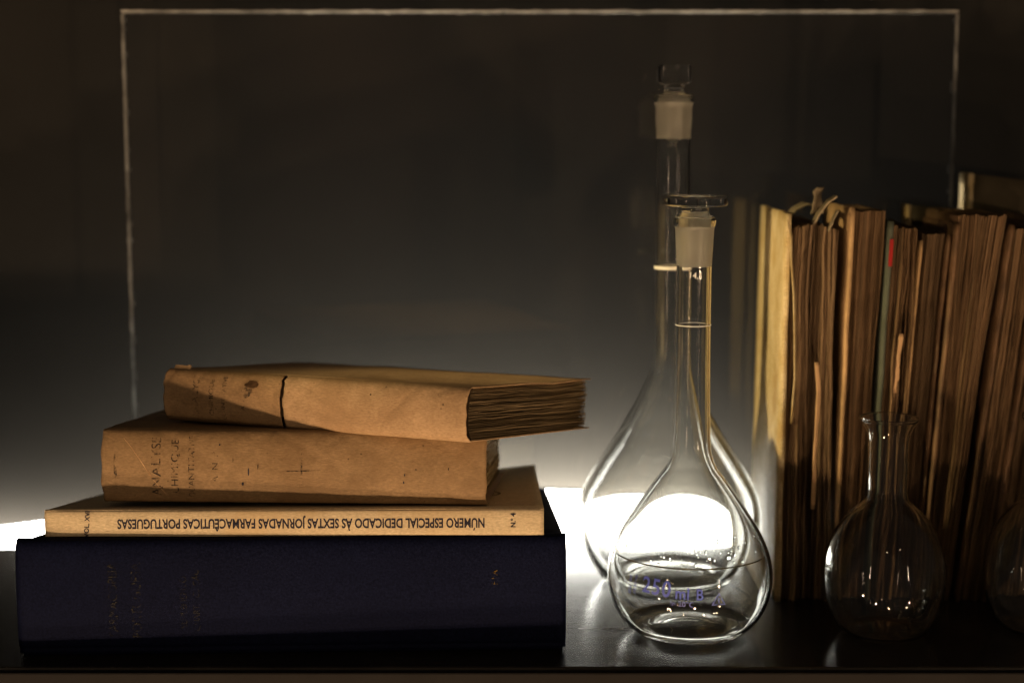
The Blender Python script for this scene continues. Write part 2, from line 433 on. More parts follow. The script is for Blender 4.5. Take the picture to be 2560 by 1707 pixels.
def offset_in(prof, th):
    out = []
    for i, p in enumerate(prof):
        a = prof[max(i - 1, 0)]; b = prof[min(i + 1, len(prof) - 1)]
        t = Vector((b[0] - a[0], b[1] - a[1]))
        if t.length == 0: continue
        t.normalize()
        h = th(p[1]) if callable(th) else th
        out.append((max(p[0] - t.y * h, 0.0), p[1] + t.x * h))
    return out

# ------------------------------------------------------------------ setting
SH_F, SH_B, WALL = 0.7445, 0.963, 1.012
shelf = tag(box("shelf", (-0.62, SH_F, -0.018), (0.62, SH_B, 0.0), M['shelf'], bevel=0.0012), kind='structure')
fas = tag(box("shelf_front", (-0.62, 0.7400, -0.075), (0.62, 0.7443, -0.0012), M['fascia'], bevel=0.0008), kind='structure')
tag(link("wall", [(-1.6, WALL, -0.5), (1.6, WALL, -0.5), (1.6, WALL, 1.4), (-1.6, WALL, 1.4)], [(0, 1, 2, 3)], M['wall']), kind='structure')
# fine scratches in the lacquer
for (x0, x1, y) in ((0.0335, 0.056, 0.8040), (0.040, 0.052, 0.8025)):
    link("scratch", [(x0, y, 0.0002), (x1, y - 0.0006, 0.0002), (x1, y - 0.0003, 0.0002), (x0, y + 0.0002, 0.0002)], [(0, 1, 2, 3)], M['etch'], shelf)

# glowing strip on the wall, bowed to stand in for the bright pool there
TOP = [(-0.40, -0.012), (-0.319, 0.0010), (-0.285, 0.0055), (-0.22, 0.015), (-0.15, 0.0215), (-0.05, 0.0255), (0.04, 0.0240), (0.11, 0.021), (0.175, 0.016)]
Vb, Fb = [], []
for x, z in spline(TOP, 6):
    Vb += [(x, -0.0007, z + 0.004), (x, -0.0007, z + 0.04), (x, -0.0001, z + 0.04), (x, -0.0001, z + 0.004)]
n = len(Vb) // 4
for i in range(n - 1):
    for k in range(4):
        Fb.append((4 * i + k, 4 * i + 4 + k, 4 * i + 4 + (k + 1) % 4, 4 * i + (k + 1) % 4))
Fb += [(0, 1, 2, 3), (4 * n - 1, 4 * n - 2, 4 * n - 3, 4 * n - 4)]
bar = link("wall_glow_strip", Vb, Fb, M['glow']); bar.location = (0, WALL, -0.04)
tag(bar, "glowing white strip standing in for the pool of light on the wall just behind the shelf", "lamp")

# clear acrylic sheet standing behind everything
pan = empty("acrylic_panel", Matrix.Translation((0.016, 0.952, 0)))
tag(pan, "large clear acrylic sheet with pale rough edges standing upright at the back", "panel")
PX0, PX1, PZ = -0.2370, 0.2365, 0.3145
box("sheet", (PX0 + 0.0022, -0.002, 0), (PX1 - 0.0022, 0.002, PZ - 0.0022), M['panel'], pan)
def edge_strip(name, p0, p1, wdt, n, seed, flip=False):
    d = (Vector(p1) - Vector(p0)); L = d.length; d.normalize(); up = Vector((0, 1, 0)).cross(d)
    def f(a, b, s):
        p = Vector(p0) + d * (a * L)
        j = 1 + 0.35 * ns(a * L * 220, seed) + 0.25 * ns(a * L * 600, seed + 3)
        k = 0.0004 * ns(a * L * 90, seed + 9)
        return p + up * ((b - 0.5) * wdt * j + k) + Vector((0, 0.0022 if s else -0.0022 + 0.0030 * ((1 - b) if flip else b), 0))
    return slab(name, n, 2, f, M['panel_edge'], pan)
edge_strip("top_edge", (PX0, 0, PZ - 0.0011), (PX1, 0, PZ - 0.0011), 0.0020, 160, 1)
edge_strip("side_edge", (PX0 + 0.0011, 0, 0), (PX0 + 0.0011, 0, PZ - 0.0023), 0.0020, 110, 21)
edge_strip("side_edge", (PX1 - 0.0011, 0, 0), (PX1 - 0.0011, 0, PZ - 0.0023), 0.0020, 110, 41, True)

# ------------------------------------------------------------------ lying books
def frame(x, y, z, rz=0.0, rx=0.0):
    return Matrix.Translation((x * MM, y * MM, z * MM)) @ Matrix.Rotation(R(rz), 4, 'Z') @ Matrix.Rotation(R(rx), 4, 'X')
def mmv(x, y, z): return (x * MM, y * MM, z * MM)

# --- thick navy cloth book
def navy_book():
    L, W, T, T2 = 259.5, 158.0, 57.0, 45.5
    t = empty("navy_book", frame(-233.5, 757.5, 0, 2.1))
    tag(t, "thick navy blue cloth-bound book at the bottom of the lying stack", "book")
    zt = lambda v, u=200.0: T + (T2 - T) * v / W - 9.5 * (v / 97.0) * max(0.0, 1 - u / L)
    def cover(v0, v1, lo, hi, name):
        def f(a, b, s):
            u = 1.2 + a * (L - 2.4); v = v0 + b * (v1 - v0)
            r = 0.0
            e = min(a, 1 - a) * L
            rr = 0.8 if e < 1.5 else 0.0
            z = (hi(v, u) - (rr if e < 0.5 else 0)) if s else lo(v, u)
            return mmv(u, v + 0.4 * ns(u * 0.04, v * 0.03), z + 0.25 * ns(u * 0.03, v * 0.03, 5))
        return slab(name, 40, 8, f, M['cloth'], t, True)
    cover(5.0, W, lambda v, u: 0.0, lambda v, u: 3.2, "back_cover")
    cover(3.0, W, lambda v, u: zt(v, u) - 3.0, lambda v, u: zt(v, u), "front_cover")
    # spine wraps: rounded shoulders top and bottom
    prof = [(6.0, 1.0), (2.2, 1.6), (1.2, 3.0), (1.6, 4.4), (0.2, 5.6), (-0.6, 9), (-1.2, 20), (-1.4, 30), (-1.1, 42), (-0.4, 51), (0.6, 54.6), (2.2, 56.4), (5.0, 57.0)]
    prof = spline(prof, 3); n = len(prof) - 1
    def f(a, b, s):
        u = a * L; k = min(int(b * n + 0.5), n); v, z = prof[k]
        e = min(u, L - u); inset = 1.1 * max(0, 1 - e / 2.2) ** 2
        return mmv(u, v + inset + (1.6 if s else 0), z + 0.2 * ns(u * 0.02, z * 0.05) - (0.3 if s else 0))
    slab("spine", 90, n, f, M['cloth'], t, True)
    for i in range(14):
        z0 = 3.4 + i * (T - 7.0) / 14; z1 = 3.4 + (i + 1) * (T - 7.0) / 14 - 0.25
        def f(a, b, s, z0=z0, z1=z1, i=i):
            v = 4 + b * (W - 9)
            k = (zt(v, 5.5 + a * (L - 11)) - 7) / (T - 7)
            return mmv(5.5 + a * (L - 11) + 0.5 * ns(i * 3.1, b * 2), v, 3.4 + ((z1 if s else z0) - 3.4) * k)
        slab("page_gathering", 6, 4, f, M['pages2'], t)
    def on(u, z): 
        return lambda x, y: mmv(u + x / MM, -1.75 - 0.05, z + y / MM)
    def place(u0, z0):
        def p(x, y):
            z = z0 + y / MM
            v = min(prof, key=lambda q: abs(q[1] - z))[0]
            return mmv(u0 + x / MM, v - 0.45, z)
        return p
    lettering("FARMACOPEIA", 0.0062, place(45.5, 28.5), M['gold'], t, rot=90, xs=0.88)
    lettering("PORTUGUESA", 0.0066, place(56.5, 28), M['gold'], t, rot=90, xs=0.88)
    lettering("SUPLEMENTO", 0.0046, place(78.5, 27), M['gold'], t, rot=90, xs=0.9)
    lettering("QUARTA EDIÇÃO", 0.0042, place(84.5, 28), M['gold'], t, rot=90, xs=0.9)
    lettering("F I A", 0.0042, place(225.5, 37.5), M['gold_bright'], t, rot=90, xs=0.9)
navy_book()

# --- cream paperback
def cream_booklet():
    L, W, T = 236.5, 150.0, 12.6
    t = empty("cream_paperback", frame(-221.3, 764.2, 57.15, 0.9, -4.3))
    tag(t, "cream paperback with upside-down title along its spine, on the navy book", "book")
    def sag(u, v):   # the free right corner curls up, sheets relax
        return 2.6 * max(0, (u - 200) / 36) ** 2 * (v / W) ** 2 * 0.6 + 0.25 * ns(u * 0.02, v * 0.02) - 8.0 * (v / 97.0) * max(0.0, 1 - u / L)
    def cov(name, lo, hi, seed):
        def f(a, b, s):
            u = a * L; v = 1.0 + b * (W - 1.0)
            e = 0.5 * ns(u * 0.05, seed) if b > 0.9 else 0
            return mmv(u + 0.3 * ns(v * 0.06, seed + 2) * (1 if a in (0, 1) else 0), v + e, (hi if s else lo) + sag(u, v))
        return slab(name, 44, 10, f, M['cream'], t, True)
    cov("front_cover", T - 0.35, T, 3); cov("back_cover", 0.0, 0.35, 8)
    prof = spline([(1.6, 0.0), (0.35, 0.5), (0.0, 1.8), (-0.15, 6.3), (0.0, 10.6), (0.5, 12.0), (1.8, 12.6)], 3); n = len(prof) - 1
    def f(a, b, s):
        u = a * L; v, z = prof[min(int(b * n + 0.5), n)]
        e = min(u, L - u)
        cr = 0.9 * max(0, 1 - u / 9) ** 2 + 0.5 * max(0, 1 - (L - u) / 2) ** 2
        return mmv(u, v + cr + (0.5 if s else 0) + 0.10 * ns(u * 0.05, z * 0.2), z + 0.12 * ns(u * 0.025, 4))
    slab("spine", 110, n, f, M['cream'], t, True)
    for i in range(7):
        z0 = 0.45 + i * 1.66
        def f(a, b, s, z0=z0, i=i):
            u = 0.8 + a * (L - 1.6 - 0.3 * (i % 3)); v = 1.2 + b * (W - 2.2)
            return mmv(u, v, z0 + (1.6 if s else 0) + sag(u, v))
        slab("page_gathering", 20, 6, f, M['pages2'], t)
    pl = lambda u, z: (lambda x, y: mmv(u + x / MM, -0.30, z + y / MM))
    lettering("NÚMERO ESPECIAL DEDICADO ÀS SEXTAS JORNADAS FARMACÊUTICAS PORTUGUESAS", 0.0063, pl(121.5, 6.3), M['ink'], t,
              bold=0.00018, xs=TITLE_XS, rot=180, name="title_lettering")
    lettering("VOL. XVI", 0.0032, pl(20.3, 6.1), M['ink'], t, bold=0.00008, rot=86, name="volume_lettering")
    lettering("N.º 4", 0.0032, pl(222.0, 7.2), M['ink'], t, bold=0.00010, rot=90, name="number_lettering")
    # printed ring device on the front cover
    def ring(r0, r1):
        V, F = [], []
        for k in range(40):
            a = 2 * math.pi * k / 40
            for r in (r0, r1):
                u = 207 + r * math.cos(a); v = 52 + r * math.sin(a)
                V.append(mmv(u, v, T + 0.12 + sag(u, v)))
        for k in range(40):
            F.append((2 * k, 2 * k + 1, (2 * k + 3) % 80, (2 * k + 2) % 80))
        link("printed_ring", V, F, M['ring'], t)
    ring(5.2, 6.2); ring(8.0, 9.6)
TW, _f = text_geo("NÚMERO ESPECIAL DEDICADO ÀS SEXTAS JORNADAS FARMACÊUTICAS PORTUGUESAS", 0.0063, 0.00018)
TITLE_XS = 0.1738 / (max(v[0] for v in TW) - min(v[0] for v in TW))
cream_booklet()

def old_book(name, label, mat4, L, W, T, mats, n_gath, seed, bulge, end_inset, shear=0.0, taper=0.0, crack=None, wav=0.5, spread=0.0, spine_over=2.0):
    """lying old paperback: spine toward the viewer (v = 0), u along the spine"""
    t = empty(name, mat4); tag(t, label, "book")
    kraft, pg = mats
    def P(u, v, z):
        th = 1 + taper * (v / W)
        return mmv(u + shear * v, v, z * th)
    def wave(u, v): return wav * (ns(u * 0.018, v * 0.02, seed) + 0.5 * ns(u * 0.05, v * 0.05, seed + 4))
    # covers
    for nm, lo, hi, sd in (("back_cover", 0.0, 0.5, 1), ("front_cover", T - 0.5, T, 2)):
        def f(a, b, s, lo=lo, hi=hi, sd=sd):
            u = a * L + (0.9 * ns(b * 9, seed + sd) if a in (0, 1) else 0)
            v = 3.0 + b * (W - 3.0) + (1.2 * ns(a * 12, seed + sd + 3) if b == 1 else 0)
            return P(u, v, (hi if s else lo) + wave(u, v) * (0.35 if sd == 1 else 1.0) * min(1, v / 25) * (0 if sd == 1 else 1))
        slab(nm, 40, 14, f, kraft, t, True)
    # spine in one or two pieces, ragged where the paper has split
    m = 14
    def sp(b):
        ang = (b - 0.5) * math.pi * 0.94
        return (3.6 - (3.6 + bulge) * math.cos(ang) ** 0.75, T / 2 + (T / 2 + 0.15) * math.sin(ang) / math.sin(math.pi * 0.47))
    pieces = [(0.0, L)] if crack is None else [(0.0, crack[0]), (crack[1], L)]
    for pi, (u0, u1) in enumerate(pieces):
        def f(a, b, s, u0=u0, u1=u1, pi=pi):
            u = u0 + a * (u1 - u0)
            rag = 1.3 * ns(b * 4.0, seed + 31) + 0.7 * ns(b * 14, seed + 33)
            k = max(0, 1 - a * (u1 - u0) / 5) if not (crack and pi == 1) else 0
            if a == 0: u += 0.8 * ns(b * 7, seed + 11 + pi) + (rag if (crack and pi == 1) else 0)
            if a == 1: u += 0.8 * ns(b * 7, seed + 15 + pi) + (rag if (crack and pi == 0) else 0)
            if crack and pi == 1 and a > 0.97: u += 0.6
            v, z = sp(b)
            d = 0.4 * ns(u * 0.03, z * 0.06, seed + 2) + 0.16 * ns(u * 0.12, z * 0.1, seed + 5)
            d += 0.5 * (1 - min(1, 5 * abs(ns(u * 0.035 + z * 0.06, z * 0.03, seed + 8)))) + 0.35 * (1 - min(1, 6 * abs(ns(u * 0.06 - z * 0.05, z * 0.04, seed + 12)))) - (0.5 if (crack and pi == 1) else 0)
            lift = -0.9 * max(0, 1 - a * (u1 - u0) / 4) ** 2 * (1 if pi == 0 else 0)
            return P(u, v + d + lift + (0.45 if s else 0), z)
        slab("spine", 110, 22, f, M['kraft_dirty_shaded'] if (crack and pi == 0) else kraft, t, True)  # left piece: dirt plus shading put into a darker paper colour
    # glued core behind the spine
    def f(a, b, s):
        v, z = sp(0.08 + b * 0.84)
        return P(end_inset * 0.7 + a * (L - end_inset * 1.4), v + 1.6 + (2.5 if s else 0), z)
    slab("spine_lining", 30, 8, f, M['core'], t)
    # leaves
    zz = [0.6]
    for i in range(n_gath): zz.append(zz[-1] + random.uniform(0.6, 1.4))
    k = (T - 1.3) / (zz[-1] - 0.6); zz = [0.6 + (z - 0.6) * k for z in zz]
    for i in range(n_gath):
        z0, z1 = zz[i], zz[i + 1]
        ins = end_inset + random.uniform(-0.5, 0.6); ins2 = end_inset + random.uniform(-0.6, 0.5)
        wv = random.uniform(-1.6, 0.8)
        def f(a, b, s, z0=z0, z1=z1, i=i, ins=ins, ins2=ins2, wv=wv):
            u = ins + a * (L - ins - ins2); v = 3.2 + b * (W - 4.0 + wv)
            if a == 1: u += 0.7 * ns(v * 0.09, i * 1.7, seed)
            if b == 1: v += 0.6 * ns(u * 0.08, i * 1.3, seed)
            fade = math.sin(math.pi * min(1, max(0, (z0 + z1) / (2 * T)))) 
            dz = wave(u, v) * min(1, v / 25) * (z1 / T) + spread * (v / W) ** 2 * ((z0 + z1) / T - 1)
            dz += 0.55 * ns(v * 0.06, i * 2.3, seed + 6) * fade + 0.35 * ns(u * 0.07, v * 0.1, i * 1.9) * fade
            gap = 0.14 + 0.22 * (0.5 + 0.5 * ns(v * 0.05, i * 3.7, seed + 9))
            return P(u, v, (z1 - gap if s else z0 + 0.02) + dz)
        slab("page_gathering", 26, 16, f, pg, t)
    def place(u0, b0):
        def p(x, y):
            b = b0 + (y / MM) / (T * 1.28)
            b = min(max(b, 0.02), 0.98); v, z = sp(b); u = u0 + x / MM
            d = 0.4 * ns(u * 0.03, z * 0.06, seed + 2) + 0.16 * ns(u * 0.12, z * 0.1, seed + 5)
            d += 0.5 * (1 - min(1, 5 * abs(ns(u * 0.035 + z * 0.06, z * 0.03, seed + 8)))) + 0.35 * (1 - min(1, 6 * abs(ns(u * 0.06 - z * 0.05, z * 0.04, seed + 12))))
            return P(u, v + d - 0.22, z)
        return p
    return t, place, P, sp

b2, pl2, P2, _ = old_book("brown_paper_book", "thick brown paper-covered book in the middle of the lying stack", frame(-197.0, 781.5, 70.2, -2.2, -4.6),
                       185.0, 120.0, 35.0, (M['kraft2'], M['pages2']), 18, 3.0, 2.6, 3.2, wav=0.7, shear=0.03)
for (body, u, sz, m_) in (("ANALYSE", 26.5, 0.0066, 'ink_worn'), ("CHIMIQUE", 35.5, 0.0052, 'ink_worn'), ("QUANTITATIVE", 43.5, 0.0042, 'ink_worn'), ("A  N  P", 55.0, 0.0042, 'ink_faint')):
    lettering(body, sz, pl2(u, 0.5), M[m_], b2, rot=90, name="worn_lettering")
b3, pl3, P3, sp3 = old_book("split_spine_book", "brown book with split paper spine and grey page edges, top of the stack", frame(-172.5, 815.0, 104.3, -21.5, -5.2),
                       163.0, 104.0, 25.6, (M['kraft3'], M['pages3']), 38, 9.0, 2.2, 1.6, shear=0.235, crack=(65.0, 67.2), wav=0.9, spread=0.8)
for (body, u, sz, m_) in (("ANALYSE", 18.0, 0.0050, 'ink_faint'), ("CHIMIQUE", 27.0, 0.0036, 'ink_worn'), ("QUANTITATIVE", 34.0, 0.0030, 'ink_worn'), ("A  N  P", 45.0, 0.0030, 'ink_faint')):
    lettering(body, sz, pl3(u, 0.5), M[m_], b3, rot=90, name="worn_lettering")
def blot(parent, place, u, b, w_, h_, mat, name, seed, rot=0.0, n=18):
    """irregular flat mark on the paper: outline polygon in spine coordinates"""
    p = place(0.0, 0.5); V = []
    c, sn = math.cos(R(rot)), math.sin(R(rot))
    for k in range(n):
        a_ = 2 * math.pi * k / n; r = 1 + 0.45 * ns(math.cos(a_) * 1.3, math.sin(a_) * 1.3, seed)
        x, y = w_ * r * math.cos(a_) / 2, h_ * r * math.sin(a_) / 2
        V.append(place(u, b)((x * c - y * sn) * MM, (x * sn + y * c) * MM))
    V.append(place(u, b)(0, 0))
    link(name, V, [(n, k, (k + 1) % n) for k in range(n)], mat, parent)
blot(b3, pl3, 49.0, 0.72, 7.5, 4.0, M['stain'], "ink_stain", 1.0)
blot(b3, pl3, 47.0, 0.60, 5.0, 5.0, M['ink_faint'], "ink_stain", 2.0)
blot(b3, pl3, 85.5, 0.63, 14.0, 0.7, M['stain'], "scuff_mark", 3.0, 3)
blot(b3, pl3, 91.5, 0.64, 2.6, 1.6, M['stain'], "scuff_mark", 4.0)
blot(b3, pl3, 79.5, 0.62, 2.4, 1.3, M['ink_faint'], "scuff_mark", 5.0)
blot(b3, pl3, 107.5, 0.40, 6.0, 1.0, M['ink_faint'], "scuff_mark", 6.0, 8)
blot(b3, pl3, 111.0, 0.41, 1.4, 2.6, M['ink_faint'], "scuff_mark", 7.0)
blot(b3, pl3, 139.0, 0.50, 22.0, 0.5, M['ink_faint'], "scuff_mark", 8.0, -2)
blot(b3, pl3, 160.0, 0.45, 3.0, 11.0, M['ink_faint'], "scuff_mark", 9.0, 12)
blot(b2, pl2, 96.0, 0.47, 17.0, 0.5, M['ink_worn'], "scuff_mark", 11.0, 2)
blot(b2, pl2, 96.5, 0.50, 0.8, 14.0, M['ink_faint'], "scuff_mark", 12.0)
blot(b2, pl2, 71.0, 0.46, 0.7, 3.4, M['ink'], "ink_speck", 13.0)
blot(b2, pl2, 68.0, 0.34, 1.0, 1.6, M['ink'], "ink_speck", 14.0)
blot(b2, pl2, 75.5, 0.52, 0.5, 4.4, M['ink_worn'], "ink_speck", 15.0)
blot(b2, pl2, 63.5, 0.57, 0.5, 3.0, M['ink_worn'], "ink_speck", 16.0)
blot(b2, pl2, 57.0, 0.72, 0.8, 0.8, M['ink'], "ink_speck", 17.0)
blot(b2, pl2, 145.5, 0.37, 0.7, 1.2, M['ink'], "ink_speck", 18.0)
blot(b2, pl2, 146.0, 0.44, 0.6, 0.9, M['ink'], "ink_speck", 19.0)
blot(b2, pl2, 167.0, 0.50, 0.6, 1.2, M['ink_worn'], "ink_speck", 20.0)
blot(b2, pl2, 20.0, 0.52, 0.35, 30.0, M['slip'], "paper_crease", 21.0, 38)
blot(b2, pl2, 6.5, 0.44, 1.6, 14.0, M['ink_faint'], "paper_crease", 22.0, 3)
# torn tab standing up at the head of the split book's spine
def f(a, b, s):
    return P3(1.0 + a * 9 + 0.8 * ns(a * 4, 2), 2.5 + (0.6 if s else 0) + b * 1.2, 25.0 + b * (2.4 + 1.0 * ns(a * 5, 7)))
slab("torn_tab", 8, 4, f, M['slip'], b3)

# ------------------------------------------------------------------ glassware
def flask(name, loc, outer, th, base_up, seg=96, joint=None, rot=0.0):
    """outer: (r,z) mm from the base edge up to the lip"""
    t = empty(name, frame(loc[0], loc[1], loc[2]) @ Matrix.Rotation(R(rot), 4, 'Z'))
    pr = [(r * MM, z * MM) for r, z in spline(outer, 5)]
    inner = offset_in(pr, (lambda z: th[0] * MM + (th[1] - th[0]) * MM * min(1, max(0, (z / MM - th[2]) / (th[3] - th[2])))))
    inner = [p for p in inner if p[1] > base_up * MM + 0.0016]
    floor_r = inner[0][0]
    up = base_up * MM
    under = [(0.0, up), (outer[0][0] * 0.35 * MM, up * 0.92), (outer[0][0] * 0.68 * MM, up * 0.5), (outer[0][0] * 0.88 * MM, up * 0.12)]
    fl = [(floor_r * 0.93, inner[0][1] - 0.0008), (floor_r * 0.75, inner[0][1] - 0.0012), (floor_r * 0.4, inner[0][1] - 0.0004), (0.0, inner[0][1] + 0.0003)]
    top_o, top_i = pr[-1], inner[-1]
    lip = [((top_o[0] + top_i[0]) / 2, max(top_o[1], top_i[1]) + 0.0004)]
    prof = [(max(r, 0.0), z) for r, z in under + pr + lip + inner[::-1] + fl]
    out = []
    for r, z in prof:
        k = 0
        if joint and joint[0] * MM <= z <= joint[1] * MM: k = 1
        out.append((r, z, k))
    o = lathe("body", out, seg, M['glass'], t, mats=[M['frost']] if joint else None)
    return t, pr
def radius_at(pr, z):
    for a, b in zip(pr, pr[1:]):
        if a[1] <= z <= b[1] and b[1] > a[1]:
            return a[0] + (b[0] - a[0]) * (z - a[1]) / (b[1] - a[1])
    return pr[-1][0]
def wrap(pr, ang0, z0):
    """text plane -> glass surface; ang0 in degrees, 0 = towards the viewer, + = right"""
    def p(x, y):
        z = z0 * MM + y; r = radius_at(pr, z) + 0.00022
        a = R(-90) + R(ang0) + x / max(r, 0.006)
        return (r * math.cos(a), r * math.sin(a), z)
    return p
def ring_mark(pr, z, hw, parent, mat, name, off=0.0002):
    lathe(name, [(radius_at(pr, z * MM) + off, (z - hw) * MM), (radius_at(pr, z * MM) + off, (z + hw) * MM)], 80, mat, parent)

# 250 ml volumetric flask
FX, FY = 88.3, 800.0
out_a = [(21.0, 0.0), (24.0, 0.4), (29.5, 3.4), (35.0, 9.2), (39.2, 18.0), (40.8, 26.0), (40.6, 34.0), (38.6, 42.0), (34.6, 51.0),
         (29.0, 60.0), (23.0, 69.0), (17.0, 77.5), (12.6, 83.5), (10.3, 89.5), (9.3, 98.0), (8.9, 112.0), (8.6, 135.0), (8.5, 160.0), (8.5, 180.5),
         (8.5, 183.0), (8.9, 190.0), (9.3, 198.0), (9.5, 201.0), (10.2, 203.0), (10.2, 205.0), (9.7, 206.2)]
fa, pra = flask("volumetric_flask", (FX, FY, 0), out_a, (1.5, 1.2, 60, 100), 3.6, joint=(182.6, 201.5))
tag(fa, "clear glass flask marked 250 ml in blue, beside the navy book", "flask")
lettering("250", 0.0108, wrap(pra, -29.0, 32.4), M['enamel'], fa, xs=0.86, bold=0.00012, spacing=1.12, rot=-4.5, name="volume_lettering")
lettering("ml", 0.0080, wrap(pra, -11.0, 30.6), M['enamel'], fa, xs=0.86, bold=0.00012, spacing=1.05, rot=-1.5, name="unit_lettering")
lettering("B", 0.0074, wrap(pra, 0.5, 30.2), M['enamel'], fa, xs=0.86, bold=0.00006, rot=-1, name="class_lettering")
lettering("In 20°C", 0.0037, wrap(pra, -11.0, 25.6), M['enamel_faint'], fa, rot=-1, name="temperature_lettering")
for k, (zz_, an) in enumerate(((28.0, -36.0), (25.0, -36.0))):
    lettering(("ISO 1042", "±0,30 ml")[k], 0.0026, wrap(pra, -50.0 + k * 4.5, 32.0), M['enamel_faint'], fa, rot=86, name="small_lettering")
tri = []
for r in (3.9, 3.2):
    for k in range(3):
        a = R(90 + 120 * k); tri.append((r * 1.02 * math.cos(a) * MM, r * math.sin(a) * MM))
wp = wrap(pra, 13.5, 27.2)
link("triangle_mark", [wp(x, y) for x, y in tri], [(0, 1, 4, 3), (1, 2, 5, 4), (2, 0, 3, 5)], M['enamel_faint'], fa)
lettering("1", 0.0046, wrap(pra, 13.5, 26.8), M['enamel_faint'], fa, name="triangle_numeral")
lettering("14,5", 0.0042, wrap(pra, -1.0, 178.5), M['etch'], fa, xs=0.95, rot=-4, name="joint_size_lettering")
ring_mark(pra, 154.0, 0.16, fa, M['etch'], "graduation_ring")
# droplets dried on the inside of the far wall, joined: too small to pick apart
bm = bmesh.new()
for i in range(60):
    z = random.gauss(48.5, 2.6) * MM; a = R(-90) + random.gauss(0, 0.6)
    r = radius_at(pra, z) - 0.0018
    s = random.uniform(0.25, 0.8) * MM
    mt = Matrix.Translation((r * math.cos(a), r * math.sin(a), z)) @ Matrix.Rotation(a, 4, 'Z') @ Matrix.Diagonal((0.35 * s, s, s * random.uniform(1.0, 2.4), 1))
    bmesh.ops.create_icosphere(bm, subdivisions=2, radius=1.0, matrix=mt)
me = bpy.data.meshes.new("droplets"); bm.to_mesh(me); bm.free(); me.materials.append(M['glass'])
me.polygons.foreach_set('use_smooth', [True] * len(me.polygons))
od = bpy.data.objects.new("droplets", me); C.objects.link(od); od.parent = fa; od['kind'] = 'stuff'
# dried film above a tide line on the near inner wall, its upper rim uneven
Vf, Ff = [], []
nA, nZ = 72, 6
for i in range(nA + 1):
    an = R(-90) + R(-84 + 168 * i / nA)
    hi = 49.5 + 3.0 * ns(i * 0.16, 3.0) + 2.4 * max(0, ns(i * 0.55, 8.0)) * 2
    for j in range(nZ + 1):
        z = (41.8 + (hi - 41.8) * j / nZ) * MM; r = radius_at(pra, z) - 0.0019
        Vf.append((r * math.cos(an), r * math.sin(an), z))
for i in range(nA):
    for j in range(nZ):
        k = i * (nZ + 1) + j; Ff.append((k, k + nZ + 1, k + nZ + 2, k + 1))
link("dried_film", Vf, Ff, M['film'], fa, True)
Vf, Ff = [], []
for i in range(nA + 1):
    an = R(-90) + R(-80 + 160 * i / nA); r = radius_at(pra, 0.0418) - 0.0018
    for dr, dz in ((0, -0.35), (-0.35, 0.0), (0, 0.35)):
        Vf.append(((r + dr * MM) * math.cos(an), (r + dr * MM) * math.sin(an), (41.6 + dz) * MM))
for i in range(nA):
    for j in (0, 1):
        k = 3 * i + j; Ff.append((k, k + 3, k + 4, k + 1))
link("tide_line", Vf, Ff, M['ring'], fa, True)

def stopper(name, loc, prof, label, seg=64, frost=None):
    o = lathe(name, [(r * MM, z * MM, 1 if (frost and frost[0] <= z <= frost[1]) else 0) for r, z in prof], seg, M['glass'], None, mats=[M['frost']])
    o.location = (loc[0] * MM, loc[1] * MM, loc[2] * MM)
    tag(o, label, "stopper"); return o
# z measured from the foot of the plug
stopper("glass_stopper", (FX, FY, 184.0),
        [(0, 0.0), (6.2, 0.0), (6.9, 0.6), (7.25, 8), (7.75, 17.5), (8.0, 22.6), (7.4, 23.6), (6.6, 24.4), (6.5, 26.6), (8.2, 27.4), (14.6, 27.5), (15.6, 28.0), (15.9, 29.0), (15.9, 31.4), (15.6, 32.4), (14.8, 32.9), (0, 33.0)],
        "flat disc-topped glass stopper in the 250 ml flask", frost=(0.5, 22))

# 500 ml flask further back
GX, GY = 86.5, 893.0
out_b = [(30.0, 0.0), (34.0, 0.7), (40.5, 7.0), (46.0, 16.0), (49.6, 27.0), (50.6, 37.0), (49.2, 47.0), (44.6, 57.0), (37.5, 69.0),
         (30.5, 80.0), (23.5, 92.0), (17.5, 103.0), (14.2, 110.5), (11.0, 117.0), (9.7, 124.0), (9.4, 150.0), (9.4, 200.0), (9.4, 240.0),
         (9.2, 243.0), (9.7, 252.0), (10.3, 261.5), (10.9, 263.0), (10.9, 265.0), (10.2, 266.0)]
fb, prb = flask("volumetric_flask", (GX, GY, 0), out_b, (4.0, 1.25, 85, 125), 3.6, joint=(243.0, 262.0))
tag(fb, "tall clear glass flask out of focus behind the 250 ml flask", "flask")
ring_mark(prb, 174.0, 0.8, fb, M['etch'], "graduation_ring")
stopper("glass_stopper", (GX, GY, 238.0),
        [(0, 0.4), (1.5, 0.6), (2.0, 2.4), (3.0, 3.9), (6.4, 4.4), (7.4, 5.4), (8.0, 14), (8.6, 25), (8.3, 27.5), (5.4, 29.0), (5.0, 31.5), (7.0, 33.2), (9.0, 34.0), (9.4, 35.5), (9.4, 42.8), (9.0, 43.6), (0, 43.8)],
        "cylinder-headed glass stopper in the tall rear flask", frost=(5.5, 27))

